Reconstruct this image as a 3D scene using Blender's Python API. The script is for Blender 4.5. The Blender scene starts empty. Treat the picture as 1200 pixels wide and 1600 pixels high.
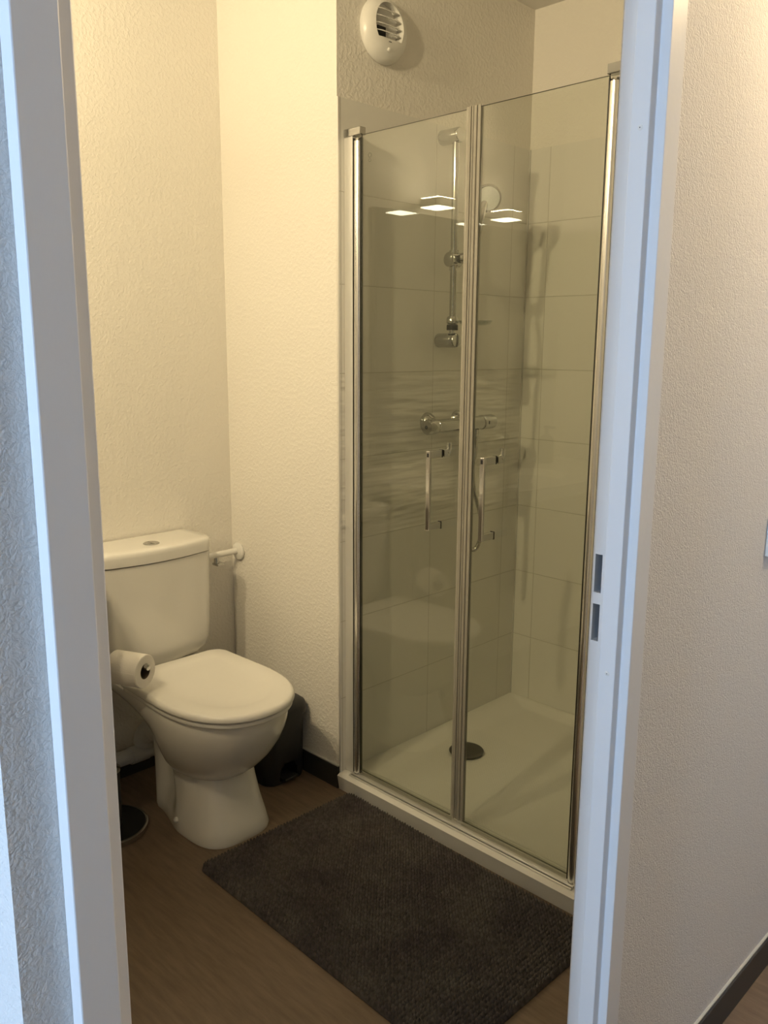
import bpy, bmesh, math, random
import numpy as np
from mathutils import Vector, Matrix

random.seed(7)
PI = math.pi
sc = bpy.context.scene
COL = sc.collection

# ------------------------------------------------------------------ camera
cam_d = bpy.data.cameras.new('camera')
cam = bpy.data.objects.new('camera', cam_d)
COL.objects.link(cam)
yaw, pitch, roll = math.radians(45.3735), math.radians(11.1782), math.radians(0.3659)
fw = Vector((-math.cos(yaw) * math.cos(pitch), math.sin(yaw) * math.cos(pitch), -math.sin(pitch)))
rt = fw.cross(Vector((0, 0, 1))).normalized()
up = rt.cross(fw)
r2 = rt * math.cos(roll) + up * math.sin(roll)
u2 = up * math.cos(roll) - rt * math.sin(roll)
m = Matrix((r2, u2, -fw)).transposed().to_4x4()
m.translation = Vector((2.39663, -1.67734, 1.39143))
cam.matrix_world = m
cam_d.sensor_fit = 'VERTICAL'
cam_d.sensor_height = 36.0
cam_d.sensor_width = 27.0
cam_d.lens = 1326.34 * 36 / 1600
cam_d.clip_start = 0.02
sc.camera = cam

# ------------------------------------------------------------------ view + light levels
sc.view_settings.view_transform = 'Standard'
sc.view_settings.look = 'None'
sc.view_settings.exposure = 0.0
sc.view_settings.gamma = 1.0
sc.view_settings.use_curve_mapping = False
WARM = (1.0, 0.80, 0.48)
SPOT_A, SPOT_B = 51.0, 55.0 # watts of the two bathroom ceiling spots
SPOTS = (((0.82, -1.70, 2.32), (0.18, 0.0, 1.90), SPOT_A), ((1.20, -1.70, 2.32), (0.30, 0.0, 1.95), SPOT_B))
SPOT_CONE, SPOT_BLEND = 106.0, 0.6
SCONCE_UP, SCONCE_DOWN = 60.0, 22.0   # emission of the mirror lamps
HALL_LAMP = 132.0
DAY, SIDE_FILL = 78.0, 3.5  # watts: hall window daylight, and fill from an added unseen side window

world = bpy.data.worlds.new('sky')
sc.world = world
world.use_nodes = True
wn = world.node_tree.nodes
wn['Background'].inputs[0].default_value = (0.55, 0.75, 1.0, 1)
wn['Background'].inputs[1].default_value = 1.0

def area_light(name, loc, rot, sx, sy, power, color):
    d = bpy.data.lights.new(name, 'AREA')
    d.shape = 'RECTANGLE'; d.size = sx; d.size_y = sy
    d.energy = power; d.color = color
    o = bpy.data.objects.new(name, d); COL.objects.link(o)
    o.location = loc; o.rotation_euler = rot
    return o
area_light('daylight_through_window', (2.01, -3.52, 1.40), (PI / 2, 0, 0), 0.2, 1.8, DAY, (0.50, 0.70, 1.0))
area_light('added_side_fill', (3.32, 0.65, 1.45), (0, PI / 2, 0), 1.2, 1.0, SIDE_FILL, (0.55, 0.74, 1.0))  # added fill light that lifts the right hall wall

# ------------------------------------------------------------------ materials
def new_mat(name):
    mt = bpy.data.materials.new(name); mt.use_nodes = True
    nt = mt.node_tree
    return mt, nt, nt.nodes['Principled BSDF']

def simple(name, col, rough=0.5, metal=0.0, emis=None, estr=0.0, vary=0.0, vscale=30.0, bump=0.0, bscale=200.0, coat=0.0, spec=None):
    mt, nt, b = new_mat(name)
    b.inputs['Base Color'].default_value = (*col, 1)
    b.inputs['Roughness'].default_value = rough
    b.inputs['Metallic'].default_value = metal
    if coat: b.inputs['Coat Weight'].default_value = coat; b.inputs['Coat Roughness'].default_value = 0.05
    if spec is not None: b.inputs['Specular IOR Level'].default_value = spec
    if emis:
        b.inputs['Emission Color'].default_value = (*emis, 1)
        b.inputs['Emission Strength'].default_value = estr
    tc = nt.nodes.new('ShaderNodeNewGeometry')
    if vary:
        n = nt.nodes.new('ShaderNodeTexNoise'); n.inputs['Scale'].default_value = vscale; n.inputs['Detail'].default_value = 4
        nt.links.new(tc.outputs['Position'], n.inputs['Vector'])
        r = nt.nodes.new('ShaderNodeMapRange')
        r.inputs['To Min'].default_value = 1 - vary; r.inputs['To Max'].default_value = 1 + vary
        nt.links.new(n.outputs['Fac'], r.inputs['Value'])
        mx = nt.nodes.new('ShaderNodeVectorMath'); mx.operation = 'SCALE'
        mx.inputs[0].default_value = col
        nt.links.new(r.outputs['Result'], mx.inputs['Scale'])
        nt.links.new(mx.outputs['Vector'], b.inputs['Base Color'])
    if bump:
        n = nt.nodes.new('ShaderNodeTexNoise'); n.inputs['Scale'].default_value = bscale; n.inputs['Detail'].default_value = 3
        nt.links.new(tc.outputs['Position'], n.inputs['Vector'])
        bp = nt.nodes.new('ShaderNodeBump'); bp.inputs['Strength'].default_value = 1.0; bp.inputs['Distance'].default_value = bump
        nt.links.new(n.outputs['Fac'], bp.inputs['Height'])
        nt.links.new(bp.outputs['Normal'], b.inputs['Normal'])
    return mt

def plaster(name, col, s1=95.0, d1=0.003, s2=260.0, d2=0.0010, detail=2.0, lo=0.42, hi=0.66):
    mt, nt, b = new_mat(name)
    b.inputs['Base Color'].default_value = (*col, 1)
    b.inputs['Roughness'].default_value = 0.85
    b.inputs['Specular IOR Level'].default_value = 0.25
    tc = nt.nodes.new('ShaderNodeNewGeometry')
    v = nt.nodes.new('ShaderNodeTexNoise'); v.inputs['Scale'].default_value = s1; v.inputs['Detail'].default_value = detail
    nt.links.new(tc.outputs['Position'], v.inputs['Vector'])
    cr = nt.nodes.new('ShaderNodeMapRange'); cr.interpolation_type = 'SMOOTHSTEP'
    cr.inputs['From Min'].default_value = lo; cr.inputs['From Max'].default_value = hi
    nt.links.new(v.outputs['Fac'], cr.inputs['Value'])
    n2 = nt.nodes.new('ShaderNodeTexNoise'); n2.inputs['Scale'].default_value = s2; n2.inputs['Detail'].default_value = 3
    nt.links.new(tc.outputs['Position'], n2.inputs['Vector'])
    b1 = nt.nodes.new('ShaderNodeBump'); b1.inputs['Strength'].default_value = 0.7; b1.inputs['Distance'].default_value = d1 * 0.3
    b2 = nt.nodes.new('ShaderNodeBump'); b2.inputs['Strength'].default_value = 0.7; b2.inputs['Distance'].default_value = d2 * 0.5
    nt.links.new(cr.outputs['Result'], b1.inputs['Height'])
    nt.links.new(n2.outputs['Fac'], b2.inputs['Height'])
    nt.links.new(b1.outputs['Normal'], b2.inputs['Normal'])
    nt.links.new(b2.outputs['Normal'], b.inputs['Normal'])
    return mt

def tile_mat(name, axis, phase_u, relief):
    """40 x 25 cm wall tiles; axis is the horizontal world axis the tiles run along"""
    mt, nt, b = new_mat(name)
    L = nt.links.new
    g = nt.nodes.new('ShaderNodeNewGeometry')
    sp = nt.nodes.new('ShaderNodeSeparateXYZ'); L(g.outputs['Position'], sp.inputs[0])
    au = nt.nodes.new('ShaderNodeMath'); au.operation = 'SUBTRACT'; au.inputs[1].default_value = phase_u - 4.0
    L(sp.outputs[axis], au.inputs[0])
    av = nt.nodes.new('ShaderNodeMath'); av.operation = 'SUBTRACT'; av.inputs[1].default_value = 0.052 - 2.51
    L(sp.outputs['Z'], av.inputs[0])
    cb = nt.nodes.new('ShaderNodeCombineXYZ'); L(au.outputs[0], cb.inputs[0]); L(av.outputs[0], cb.inputs[1])
    br = nt.nodes.new('ShaderNodeTexBrick')
    br.offset = 0.0; br.squash = 1.0
    br.inputs['Scale'].default_value = 1.0
    br.inputs['Mortar Size'].default_value = 0.0016
    br.inputs['Mortar Smooth'].default_value = 0.3
    br.inputs['Brick Width'].default_value = 0.40
    br.inputs['Row Height'].default_value = 0.251
    br.inputs['Color1'].default_value = (0.74, 0.725, 0.675, 1)
    br.inputs['Color2'].default_value = (0.72, 0.705, 0.655, 1)
    br.inputs['Mortar'].default_value = (0.55, 0.53, 0.47, 1)
    L(cb.outputs[0], br.inputs['Vector'])
    L(br.outputs['Color'], b.inputs['Base Color'])
    b.inputs['Roughness'].default_value = 0.28
    bp = nt.nodes.new('ShaderNodeBump'); bp.invert = True
    bp.inputs['Strength'].default_value = 0.6; bp.inputs['Distance'].default_value = 0.001
    L(br.outputs['Fac'], bp.inputs['Height'])
    last = bp
    if relief:
        mp = nt.nodes.new('ShaderNodeMapping'); mp.inputs['Scale'].default_value = (3.0, 3.0, 26.0)
        L(g.outputs['Position'], mp.inputs['Vector'])
        n = nt.nodes.new('ShaderNodeTexNoise'); n.inputs['Scale'].default_value = 1.6; n.inputs['Detail'].default_value = 1.5
        L(mp.outputs[0], n.inputs['Vector'])
        gt = nt.nodes.new('ShaderNodeMath'); gt.operation = 'GREATER_THAN'; gt.inputs[1].default_value = 0.806
        lt = nt.nodes.new('ShaderNodeMath'); lt.operation = 'LESS_THAN'; lt.inputs[1].default_value = 1.306
        L(sp.outputs['Z'], gt.inputs[0]); L(sp.outputs['Z'], lt.inputs[0])
        mu = nt.nodes.new('ShaderNodeMath'); mu.operation = 'MULTIPLY'; L(gt.outputs[0], mu.inputs[0]); L(lt.outputs[0], mu.inputs[1])
        m2 = nt.nodes.new('ShaderNodeMath'); m2.operation = 'MULTIPLY'; L(mu.outputs[0], m2.inputs[0]); L(n.outputs['Fac'], m2.inputs[1])
        b2 = nt.nodes.new('ShaderNodeBump'); b2.inputs['Strength'].default_value = 1.0; b2.inputs['Distance'].default_value = 0.012
        L(m2.outputs[0], b2.inputs['Height']); L(bp.outputs['Normal'], b2.inputs['Normal'])
        last = b2
    L(last.outputs['Normal'], b.inputs['Normal'])
    return mt

def glass_mat(name, tint):
    """clear pane: Fresnel mirror over tinted see-through"""
    mt = bpy.data.materials.new(name); mt.use_nodes = True
    nt = mt.node_tree; nt.nodes.clear(); L = nt.links.new
    out = nt.nodes.new('ShaderNodeOutputMaterial')
    mix = nt.nodes.new('ShaderNodeMixShader')
    tr = nt.nodes.new('ShaderNodeBsdfTransparent'); tr.inputs[0].default_value = (*tint, 1)
    gl = nt.nodes.new('ShaderNodeBsdfGlossy'); gl.inputs['Roughness'].default_value = 0.0
    gl.inputs['Color'].default_value = (1, 1, 1, 1)
    g = nt.nodes.new('ShaderNodeNewGeometry')
    mr = nt.nodes.new('ShaderNodeMapRange'); mr.inputs['To Min'].default_value = 1.5; mr.inputs['To Max'].default_value = 1 / 1.5
    L(g.outputs['Backfacing'], mr.inputs['Value'])
    fr = nt.nodes.new('ShaderNodeFresnel'); L(mr.outputs['Result'], fr.inputs['IOR'])
    L(fr.outputs[0], mix.inputs[0]); L(tr.outputs[0], mix.inputs[1]); L(gl.outputs[0], mix.inputs[2])
    L(mix.outputs[0], out.inputs['Surface'])
    return mt

def floor_mat():
    mt, nt, b = new_mat('vinyl_floor')
    L = nt.links.new
    g = nt.nodes.new('ShaderNodeNewGeometry')
    mp = nt.nodes.new('ShaderNodeMapping'); mp.inputs['Scale'].default_value = (3.0, 22.0, 1.0)
    L(g.outputs['Position'], mp.inputs['Vector'])
    n = nt.nodes.new('ShaderNodeTexNoise'); n.inputs['Scale'].default_value = 3.0; n.inputs['Detail'].default_value = 6; n.inputs['Roughness'].default_value = 0.65
    L(mp.outputs[0], n.inputs['Vector'])
    cr = nt.nodes.new('ShaderNodeValToRGB')
    cr.color_ramp.elements[0].position = 0.3; cr.color_ramp.elements[0].color = (0.135, 0.094, 0.062, 1)
    cr.color_ramp.elements[1].position = 0.7; cr.color_ramp.elements[1].color = (0.205, 0.148, 0.102, 1)
    L(n.outputs['Fac'], cr.inputs[0])
    L(cr.outputs[0], b.inputs['Base Color'])
    b.inputs['Roughness'].default_value = 0.5
    bp = nt.nodes.new('ShaderNodeBump'); bp.inputs['Strength'].default_value = 0.2; bp.inputs['Distance'].default_value = 0.001
    L(n.outputs['Fac'], bp.inputs['Height']); L(bp.outputs['Normal'], b.inputs['Normal'])
    return mt

def mat_mat():
    mt, nt, b = new_mat('chenille')
    L = nt.links.new
    g = nt.nodes.new('ShaderNodeNewGeometry')
    n = nt.nodes.new('ShaderNodeTexNoise'); n.inputs['Scale'].default_value = 7.0; n.inputs['Detail'].default_value = 5
    L(g.outputs['Position'], n.inputs['Vector'])
    cr = nt.nodes.new('ShaderNodeValToRGB')
    cr.color_ramp.elements[0].position = 0.32; cr.color_ramp.elements[0].color = (0.080, 0.069, 0.070, 1)
    cr.color_ramp.elements[1].position = 0.68; cr.color_ramp.elements[1].color = (0.118, 0.107, 0.096, 1)
    L(n.outputs['Fac'], cr.inputs[0])
    n2 = nt.nodes.new('ShaderNodeTexNoise'); n2.inputs['Scale'].default_value = 85.0; n2.inputs['Detail'].default_value = 2
    L(g.outputs['Position'], n2.inputs['Vector'])
    r2 = nt.nodes.new('ShaderNodeMapRange'); r2.inputs['From Min'].default_value = 0.35; r2.inputs['From Max'].default_value = 0.65
    r2.inputs['To Min'].default_value = 0.78; r2.inputs['To Max'].default_value = 1.22
    L(n2.outputs['Fac'], r2.inputs['Value'])
    vm = nt.nodes.new('ShaderNodeVectorMath'); vm.operation = 'SCALE'
    L(cr.outputs[0], vm.inputs[0]); L(r2.outputs['Result'], vm.inputs['Scale'])
    L(vm.outputs['Vector'], b.inputs['Base Color'])
    b.inputs['Roughness'].default_value = 0.95
    b.inputs['Specular IOR Level'].default_value = 0.1
    return mt

def grains(name, col):
    """hall walls: fine granular render"""
    mt, nt, b = new_mat(name)
    b.inputs['Base Color'].default_value = (*col, 1)
    b.inputs['Roughness'].default_value = 0.9; b.inputs['Specular IOR Level'].default_value = 0.2
    g = nt.nodes.new('ShaderNodeNewGeometry')
    n = nt.nodes.new('ShaderNodeTexNoise'); n.inputs['Scale'].default_value = 90.0; n.inputs['Detail'].default_value = 3
    nt.links.new(g.outputs['Position'], n.inputs['Vector'])
    last = None
    for sc_, dist in ((270.0, 0.0016), (520.0, 0.0009)):
        v = nt.nodes.new('ShaderNodeTexVoronoi'); v.inputs['Scale'].default_value = sc_
        wp = nt.nodes.new('ShaderNodeVectorMath'); wp.operation = 'MULTIPLY_ADD'
        wp.inputs[1].default_value = (0.012, 0.012, 0.012)
        nt.links.new(n.outputs['Color'], wp.inputs[0]); nt.links.new(g.outputs['Position'], wp.inputs[2])
        nt.links.new(wp.outputs[0], v.inputs['Vector'])
        ml = nt.nodes.new('ShaderNodeMath'); ml.operation = 'MULTIPLY'
        nt.links.new(v.outputs['Distance'], ml.inputs[0]); nt.links.new(n.outputs['Fac'], ml.inputs[1])
        bp = nt.nodes.new('ShaderNodeBump'); bp.invert = True
        bp.inputs['Strength'].default_value = 0.8; bp.inputs['Distance'].default_value = dist
        nt.links.new(ml.outputs[0], bp.inputs['Height'])
        if last: nt.links.new(last.outputs['Normal'], bp.inputs['Normal'])
        last = bp
    nt.links.new(last.outputs['Normal'], b.inputs['Normal'])
    return mt

M = {
    'plaster': plaster('wall_plaster', (0.80, 0.77, 0.71)),
    'hall_plaster': grains('hall_plaster', (0.74, 0.72, 0.69)),
    'hall_dark': simple('hall_far_low_bounce', (0.26, 0.24, 0.22), 0.9),  # unseen far wall darkened to cut bounced daylight
    'ceiling': simple('ceiling_paint', (0.78, 0.76, 0.72), 0.9),
    'floor': floor_mat(),
    'skirting': simple('dark_skirting', (0.040, 0.038, 0.036), 0.45, vary=0.15),
    'sealant': simple('sealant', (0.55, 0.54, 0.50), 0.5),
    'frame': simple('frame_paint', (0.78, 0.78, 0.78), 0.35, bump=0.0002, bscale=60),
    'tile_left': tile_mat('tiles_beside_mixer', 'Y', 0.41, True),
    'tile_back': tile_mat('tiles_at_back', 'X', 0.6385, False),
    'tile_right': tile_mat('tiles_at_right', 'Y', 0.41, False),
    'tray': simple('acrylic_tray', (0.74, 0.73, 0.69), 0.22, vary=0.02),
    'ceramic': simple('glazed_ceramic', (0.76, 0.745, 0.70), 0.10, coat=0.4, vary=0.01),
    'seat': simple('seat_plastic', (0.80, 0.78, 0.73), 0.16, vary=0.01),
    'chrome': simple('chrome', (0.55, 0.55, 0.54), 0.08, 1.0),
    'handle_chrome': simple('handle_chrome', (0.74, 0.73, 0.72), 0.10, 1.0),
    'satin': simple('satin_aluminium', (0.90, 0.89, 0.86), 0.24, 1.0),
    'alu': simple('profile_aluminium', (0.80, 0.79, 0.76), 0.32, 0.55),
    'black': simple('black_rubber', (0.012, 0.012, 0.012), 0.45),
    'dark_hole': simple('hole_dark', (0.02, 0.02, 0.022), 0.6),
    'steel_dark': simple('strike_steel', (0.16, 0.18, 0.21), 0.35, 0.7),
    'drain': simple('drain_dark_chrome', (0.13, 0.125, 0.115), 0.35, 0.8),  # chrome cover; the darkness it reflects is put into its colour
    'bin': simple('bin_plastic', (0.022, 0.022, 0.023), 0.42, bump=0.0002, bscale=400),
    'paper': simple('tissue_paper', (0.80, 0.77, 0.71), 0.95, bump=0.0006, bscale=300),
    'card': simple('cardboard', (0.10, 0.075, 0.05), 0.9),
    'white': simple('white_plastic', (0.78, 0.77, 0.73), 0.30, vary=0.01),
    'seal': simple('door_seal', (0.46, 0.435, 0.375), 0.35, vary=0.03),
    'glass': glass_mat('door_glass', (0.94, 0.95, 0.915)),
    'pane': glass_mat('window_pane', (0.97, 0.98, 0.98)),
    'glass_edge': simple('glass_edge', (0.035, 0.040, 0.026), 0.3),
    'etch': simple('etched_mark', (0.75, 0.75, 0.68), 0.7),
    'mirror': simple('mirror', (0.86, 0.88, 0.87), 0.02, 1.0),
    'mat': mat_mat(),
    'mat_edge': simple('mat_hem', (0.028, 0.025, 0.024), 0.95),
    'vanity': simple('vanity_front', (0.42, 0.39, 0.34), 0.45),
    'hose': simple('ribbed_hose', (0.50, 0.49, 0.46), 0.25, 1.0),
    'spray': simple('spray_face', (0.60, 0.63, 0.62), 0.35, vary=0.08, vscale=180),
    'sconce_up': simple('sconce_diffuser_up', (0.9, 0.85, 0.75), 0.5, emis=(1.0, 0.85, 0.58), estr=SCONCE_UP),
    'sconce_down': simple('sconce_diffuser_down', (0.9, 0.85, 0.75), 0.5, emis=(1.0, 0.90, 0.68), estr=SCONCE_DOWN),
    'lamp_hall': simple('hall_diffuser', (0.9, 0.85, 0.75), 0.5, emis=(1.0, 0.74, 0.40), estr=HALL_LAMP),
    'soap': simple('dark_bottle', (0.06, 0.055, 0.05), 0.25),
    'wiper': glass_mat('wiper_plastic', (0.93, 0.93, 0.90)),
    'clear': glass_mat('clear_plastic', (0.80, 0.82, 0.80)),
}

M['seal'].node_tree.nodes['Principled BSDF'].inputs['Alpha'].default_value = 0.66

# ------------------------------------------------------------------ mesh helpers
def root_loc(o):
    v = Vector((0, 0, 0))
    while o is not None:
        v += o.location; o = o.parent
    return v

def obj(name, bm, mat, parent=None, smooth=None):
    """links the bmesh (world coordinates) as ONE object"""
    bmesh.ops.recalc_face_normals(bm, faces=bm.faces)
    if parent is not None:
        off = root_loc(parent)
        for v in bm.verts: v.co -= off
    me = bpy.data.meshes.new(name)
    bm.to_mesh(me); bm.free()
    for k in (mat if isinstance(mat, (list, tuple)) else [mat]):
        me.materials.append(M[k])
    if smooth is not None:
        me.shade_smooth()
        me.set_sharp_from_angle(angle=math.radians(smooth))
    o = bpy.data.objects.new(name, me)
    COL.objects.link(o)
    if parent is not None: o.parent = parent
    return o

def tag(o, label, cat, group=None):
    o['label'] = label; o['category'] = cat
    if group: o['group'] = group
    return o

def thing(name, loc, label, cat, group=None):
    o = bpy.data.objects.new(name, None)
    o.empty_display_size = 0.05
    COL.objects.link(o); o.location = loc
    return tag(o, label, cat, group)

def struct(o):
    o['kind'] = 'structure'; return o

def add_box(bm, x0, x1, y0, y1, z0, z1, bevel=0.0, seg=2, mi=0):
    vs = [bm.verts.new((x, y, z)) for x in (x0, x1) for y in (y0, y1) for z in (z0, z1)]
    idx = [(0, 1, 3, 2), (4, 6, 7, 5), (0, 4, 5, 1), (2, 3, 7, 6), (0, 2, 6, 4), (1, 5, 7, 3)]
    fs = [bm.faces.new([vs[i] for i in q]) for q in idx]
    for f in fs: f.material_index = mi
    if bevel:
        es = list({e for f in fs for e in f.edges})
        bmesh.ops.bevel(bm, geom=es, offset=bevel, segments=seg, affect='EDGES', profile=0.5)
    return vs

def box(x0, x1, y0, y1, z0, z1, bevel=0.0, seg=2):
    bm = bmesh.new(); add_box(bm, x0, x1, y0, y1, z0, z1, bevel, seg); return bm

def add_loft(bm, rings, cap0=True, cap1=True, close=True):
    vr = [[bm.verts.new(p) for p in r] for r in rings]
    n = len(rings[0])
    for a, b in zip(vr, vr[1:]):
        for i in range(n if close else n - 1):
            j = (i + 1) % n
            bm.faces.new((a[i], a[j], b[j], b[i]))
    if cap0: bm.faces.new(vr[0][::-1])
    if cap1: bm.faces.new(vr[-1])
    return vr

def frame_of(d):
    d = Vector(d).normalized()
    a = Vector((0, 0, 1)) if abs(d.z) < 0.95 else Vector((1, 0, 0))
    u = d.cross(a).normalized(); v = u.cross(d).normalized()
    return d, u, v

def add_lathe(bm, origin, axis, prof, n=40, cap0=True, cap1=True):
    """prof: list of (distance along axis, radius)"""
    o = Vector(origin); d, u, v = frame_of(axis)
    rings = [[tuple(o + d * t + (u * math.cos(2 * PI * k / n) + v * math.sin(2 * PI * k / n)) * r) for k in range(n)] for t, r in prof]
    return add_loft(bm, rings, cap0, cap1)

def lathe(origin, axis, prof, n=40, cap0=True, cap1=True):
    bm = bmesh.new(); add_lathe(bm, origin, axis, prof, n, cap0, cap1); return bm

def catmull(pts, k=8):
    P = [Vector(p) for p in pts]; P = [P[0] * 2 - P[1]] + P + [P[-1] * 2 - P[-2]]
    out = []
    for i in range(1, len(P) - 2):
        for j in range(k):
            t = j / k
            out.append(0.5 * ((2 * P[i]) + (P[i + 1] - P[i - 1]) * t + (2 * P[i - 1] - 5 * P[i] + 4 * P[i + 1] - P[i + 2]) * t * t + (3 * P[i] - P[i - 1] - 3 * P[i + 1] + P[i + 2]) * t ** 3))
    out.append(P[-2]); return out

def add_tube(bm, pts, rad, n=16, ribs=0.0):
    P = [Vector(p) for p in pts]
    d, u, v = frame_of(P[1] - P[0])
    rings = []
    for i, p in enumerate(P):
        t = (P[min(i + 1, len(P) - 1)] - P[max(i - 1, 0)]).normalized()
        u = (u - t * u.dot(t)).normalized(); v = t.cross(u)
        r = rad(i / (len(P) - 1)) if callable(rad) else rad
        if ribs and i % 2: r *= 1 - ribs
        rings.append([tuple(p + (u * math.cos(2 * PI * k / n) + v * math.sin(2 * PI * k / n)) * r) for k in range(n)])
    add_loft(bm, rings)

def tube(pts, rad, n=16, ribs=0.0):
    bm = bmesh.new(); add_tube(bm, pts, rad, n, ribs); return bm

def prism(poly, z0, z1, bevel=0.0):
    bm = bmesh.new()
    add_loft(bm, [[(x, y, z0) for x, y in poly], [(x, y, z1) for x, y in poly]])
    if bevel:
        bmesh.ops.bevel(bm, geom=list(bm.edges), offset=bevel, segments=2, affect='EDGES', profile=0.5)
    return bm

def boolean_cut(o, cutters):
    """cuts the cutter bmeshes (local coordinates of o) out of o's mesh"""
    for cb in cutters:
        bmesh.ops.recalc_face_normals(cb, faces=cb.faces)
        me = bpy.data.meshes.new('cut'); cb.to_mesh(me); cb.free()
        co = bpy.data.objects.new('cut', me); COL.objects.link(co)
        co.matrix_world = Matrix.Translation(root_loc(o))
        md = o.modifiers.new('b', 'BOOLEAN'); md.object = co; md.operation = 'DIFFERENCE'; md.solver = 'EXACT'
        bpy.context.view_layer.update()
        dg = bpy.context.evaluated_depsgraph_get()
        nm = bpy.data.meshes.new_from_object(o.evaluated_get(dg))
        old = o.data; o.modifiers.clear(); o.data = nm; nm.name = old.name
        bpy.data.meshes.remove(old); bpy.data.objects.remove(co); bpy.data.meshes.remove(me)

# ------------------------------------------------------------------ setting
A = 0.5538          # wall with the shower fittings
XR = 1.437          # right end of the shower recess
YB = 0.9005         # back of the shower recess
XD = 1.8175         # hall side of the door wall
H = 2.50
struct(obj('floor', box(-0.10, 3.30, -3.60, 1.70, -0.06, 0.0), 'floor'))
struct(obj('ceiling', box(-0.10, 3.30, -3.60, 1.70, H, H + 0.06), 'ceiling'))
struct(obj('wall_back', box(-0.08, 0.0, -1.98, 0.98, 0.0, H), 'plaster'))
struct(obj('wall_partition', box(0.0, A - 0.004, 0.0, 0.98, 0.0, H), 'plaster'))
struct(obj('wall_recess_back', box(A - 0.004, XR + 0.004, YB + 0.004, 0.98, 0.0, H), 'plaster'))
struct(obj('wall_recess_right', box(XR + 0.004, 1.7475, 0.0, 0.98, 0.0, H), 'plaster'))
struct(obj('wall_left', box(0.0, 1.6775, -1.98, -1.90, 0.0, H), 'plaster'))
struct(obj('wall_hall_left', box(1.6775, 1.7475, -3.40, -1.43, 0.0, H), 'hall_plaster'))
struct(obj('wall_door_left', box(1.7475, XD, -1.4735, -1.43, 0.0, H), 'hall_plaster'))
struct(obj('wall_door_right', box(1.7475, XD, -0.57, 1.60, 0.0, H), 'hall_plaster'))
struct(obj('wall_door_top', box(1.7475, XD, -1.43, -0.57, 2.06, H), 'hall_plaster'))
bm = bmesh.new()
add_box(bm, 3.20, 3.28, -3.40, 0.15, 0, H); add_box(bm, 3.20, 3.28, 1.15, 1.60, 0, H)
add_box(bm, 3.20, 3.28, 0.15, 1.15, 0, 0.85); add_box(bm, 3.20, 3.28, 0.15, 1.15, 2.05, H)
struct(obj('wall_hall_far', bm, 'hall_dark'))
struct(obj('wall_hall_end', box(1.7475, 3.28, 1.60, 1.68, 0.0, H), 'hall_plaster'))
bm = bmesh.new()
add_box(bm, 1.6775, 1.90, -3.48, -3.40, 0, H); add_box(bm, 2.12, 3.28, -3.48, -3.40, 0, H)
add_box(bm, 1.90, 2.12, -3.48, -3.40, 0, 0.50); add_box(bm, 1.90, 2.12, -3.48, -3.40, 2.30, H)
struct(obj('wall_hall_window', bm, 'hall_plaster'))
bm = bmesh.new()
for q in ((1.90, 1.93, 0.50, 2.30), (2.09, 2.12, 0.50, 2.30), (1.93, 2.09, 0.50, 0.53), (1.93, 2.09, 2.27, 2.30)):
    add_box(bm, q[0], q[1], -3.47, -3.41, q[2], q[3])
win = struct(obj('window_1', bm, 'frame'))
obj('pane', box(1.93, 2.09, -3.443, -3.437, 0.53, 2.27), 'pane', win)
bm = bmesh.new()
for q in ((0.15, 0.18, 0.85, 2.05), (1.12, 1.15, 0.85, 2.05), (0.18, 1.12, 0.85, 0.88), (0.18, 1.12, 2.02, 2.05)):
    add_box(bm, 3.21, 3.27, q[0], q[1], q[2], q[3])
win = struct(obj('added_side_window', bm, 'frame'))  # unseen window added to brighten the hall wall opposite
obj('pane', box(3.237, 3.243, 0.18, 1.12, 0.88, 2.02), 'pane', win)

# tiling in the recess (tiled to 2.05 m, painted above)
ZT = 2.054
struct(obj('wall_tiles_left', box(A - 0.004, A, 0.003, YB + 0.004, 0.045, ZT), 'tile_left'))
struct(obj('wall_tiles_back', box(A, XR, YB, YB + 0.004, 0.045, ZT), 'tile_back'))
struct(obj('wall_tiles_right', box(XR, XR + 0.004, 0.003, YB + 0.004, 0.045, ZT), 'tile_right'))
struct(obj('trim_1', box(A - 0.005, A + 0.0015, -0.001, 0.003, 0.055, ZT), 'alu'))           # metal tile edging on the corner
bm = bmesh.new()
add_box(bm, A, A + 0.004, YB - 0.004, YB, 0.05, ZT)
struct(obj('trim_2', bm, 'sealant'))                                                          # sealant in the tiled corner

# skirting
def skirting(name, x0, x1, y0, y1):
    o = struct(obj(name, box(x0, x1, y0, y1, 0.0, 0.074, 0.001, 1), 'skirting'))
    return o
skirting('baseboard_back', 0.0, 0.009, -1.90, 0.0)
skirting('baseboard_partition', 0.009, A - 0.004, -0.009, 0.0)
struct(obj('trim_3', box(0.009, A - 0.004, -0.007, 0.0, 0.074, 0.078), 'sealant'))
skirting('baseboard_hall_right', XD, XD + 0.009, -0.558, 1.60)
struct(obj('trim_4', box(XD, XD + 0.005, -0.558, 1.60, 0.074, 0.077), 'sealant'))
skirting('baseboard_hall_left', 1.7475, 1.7565, -3.40, -1.4735)

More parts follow.
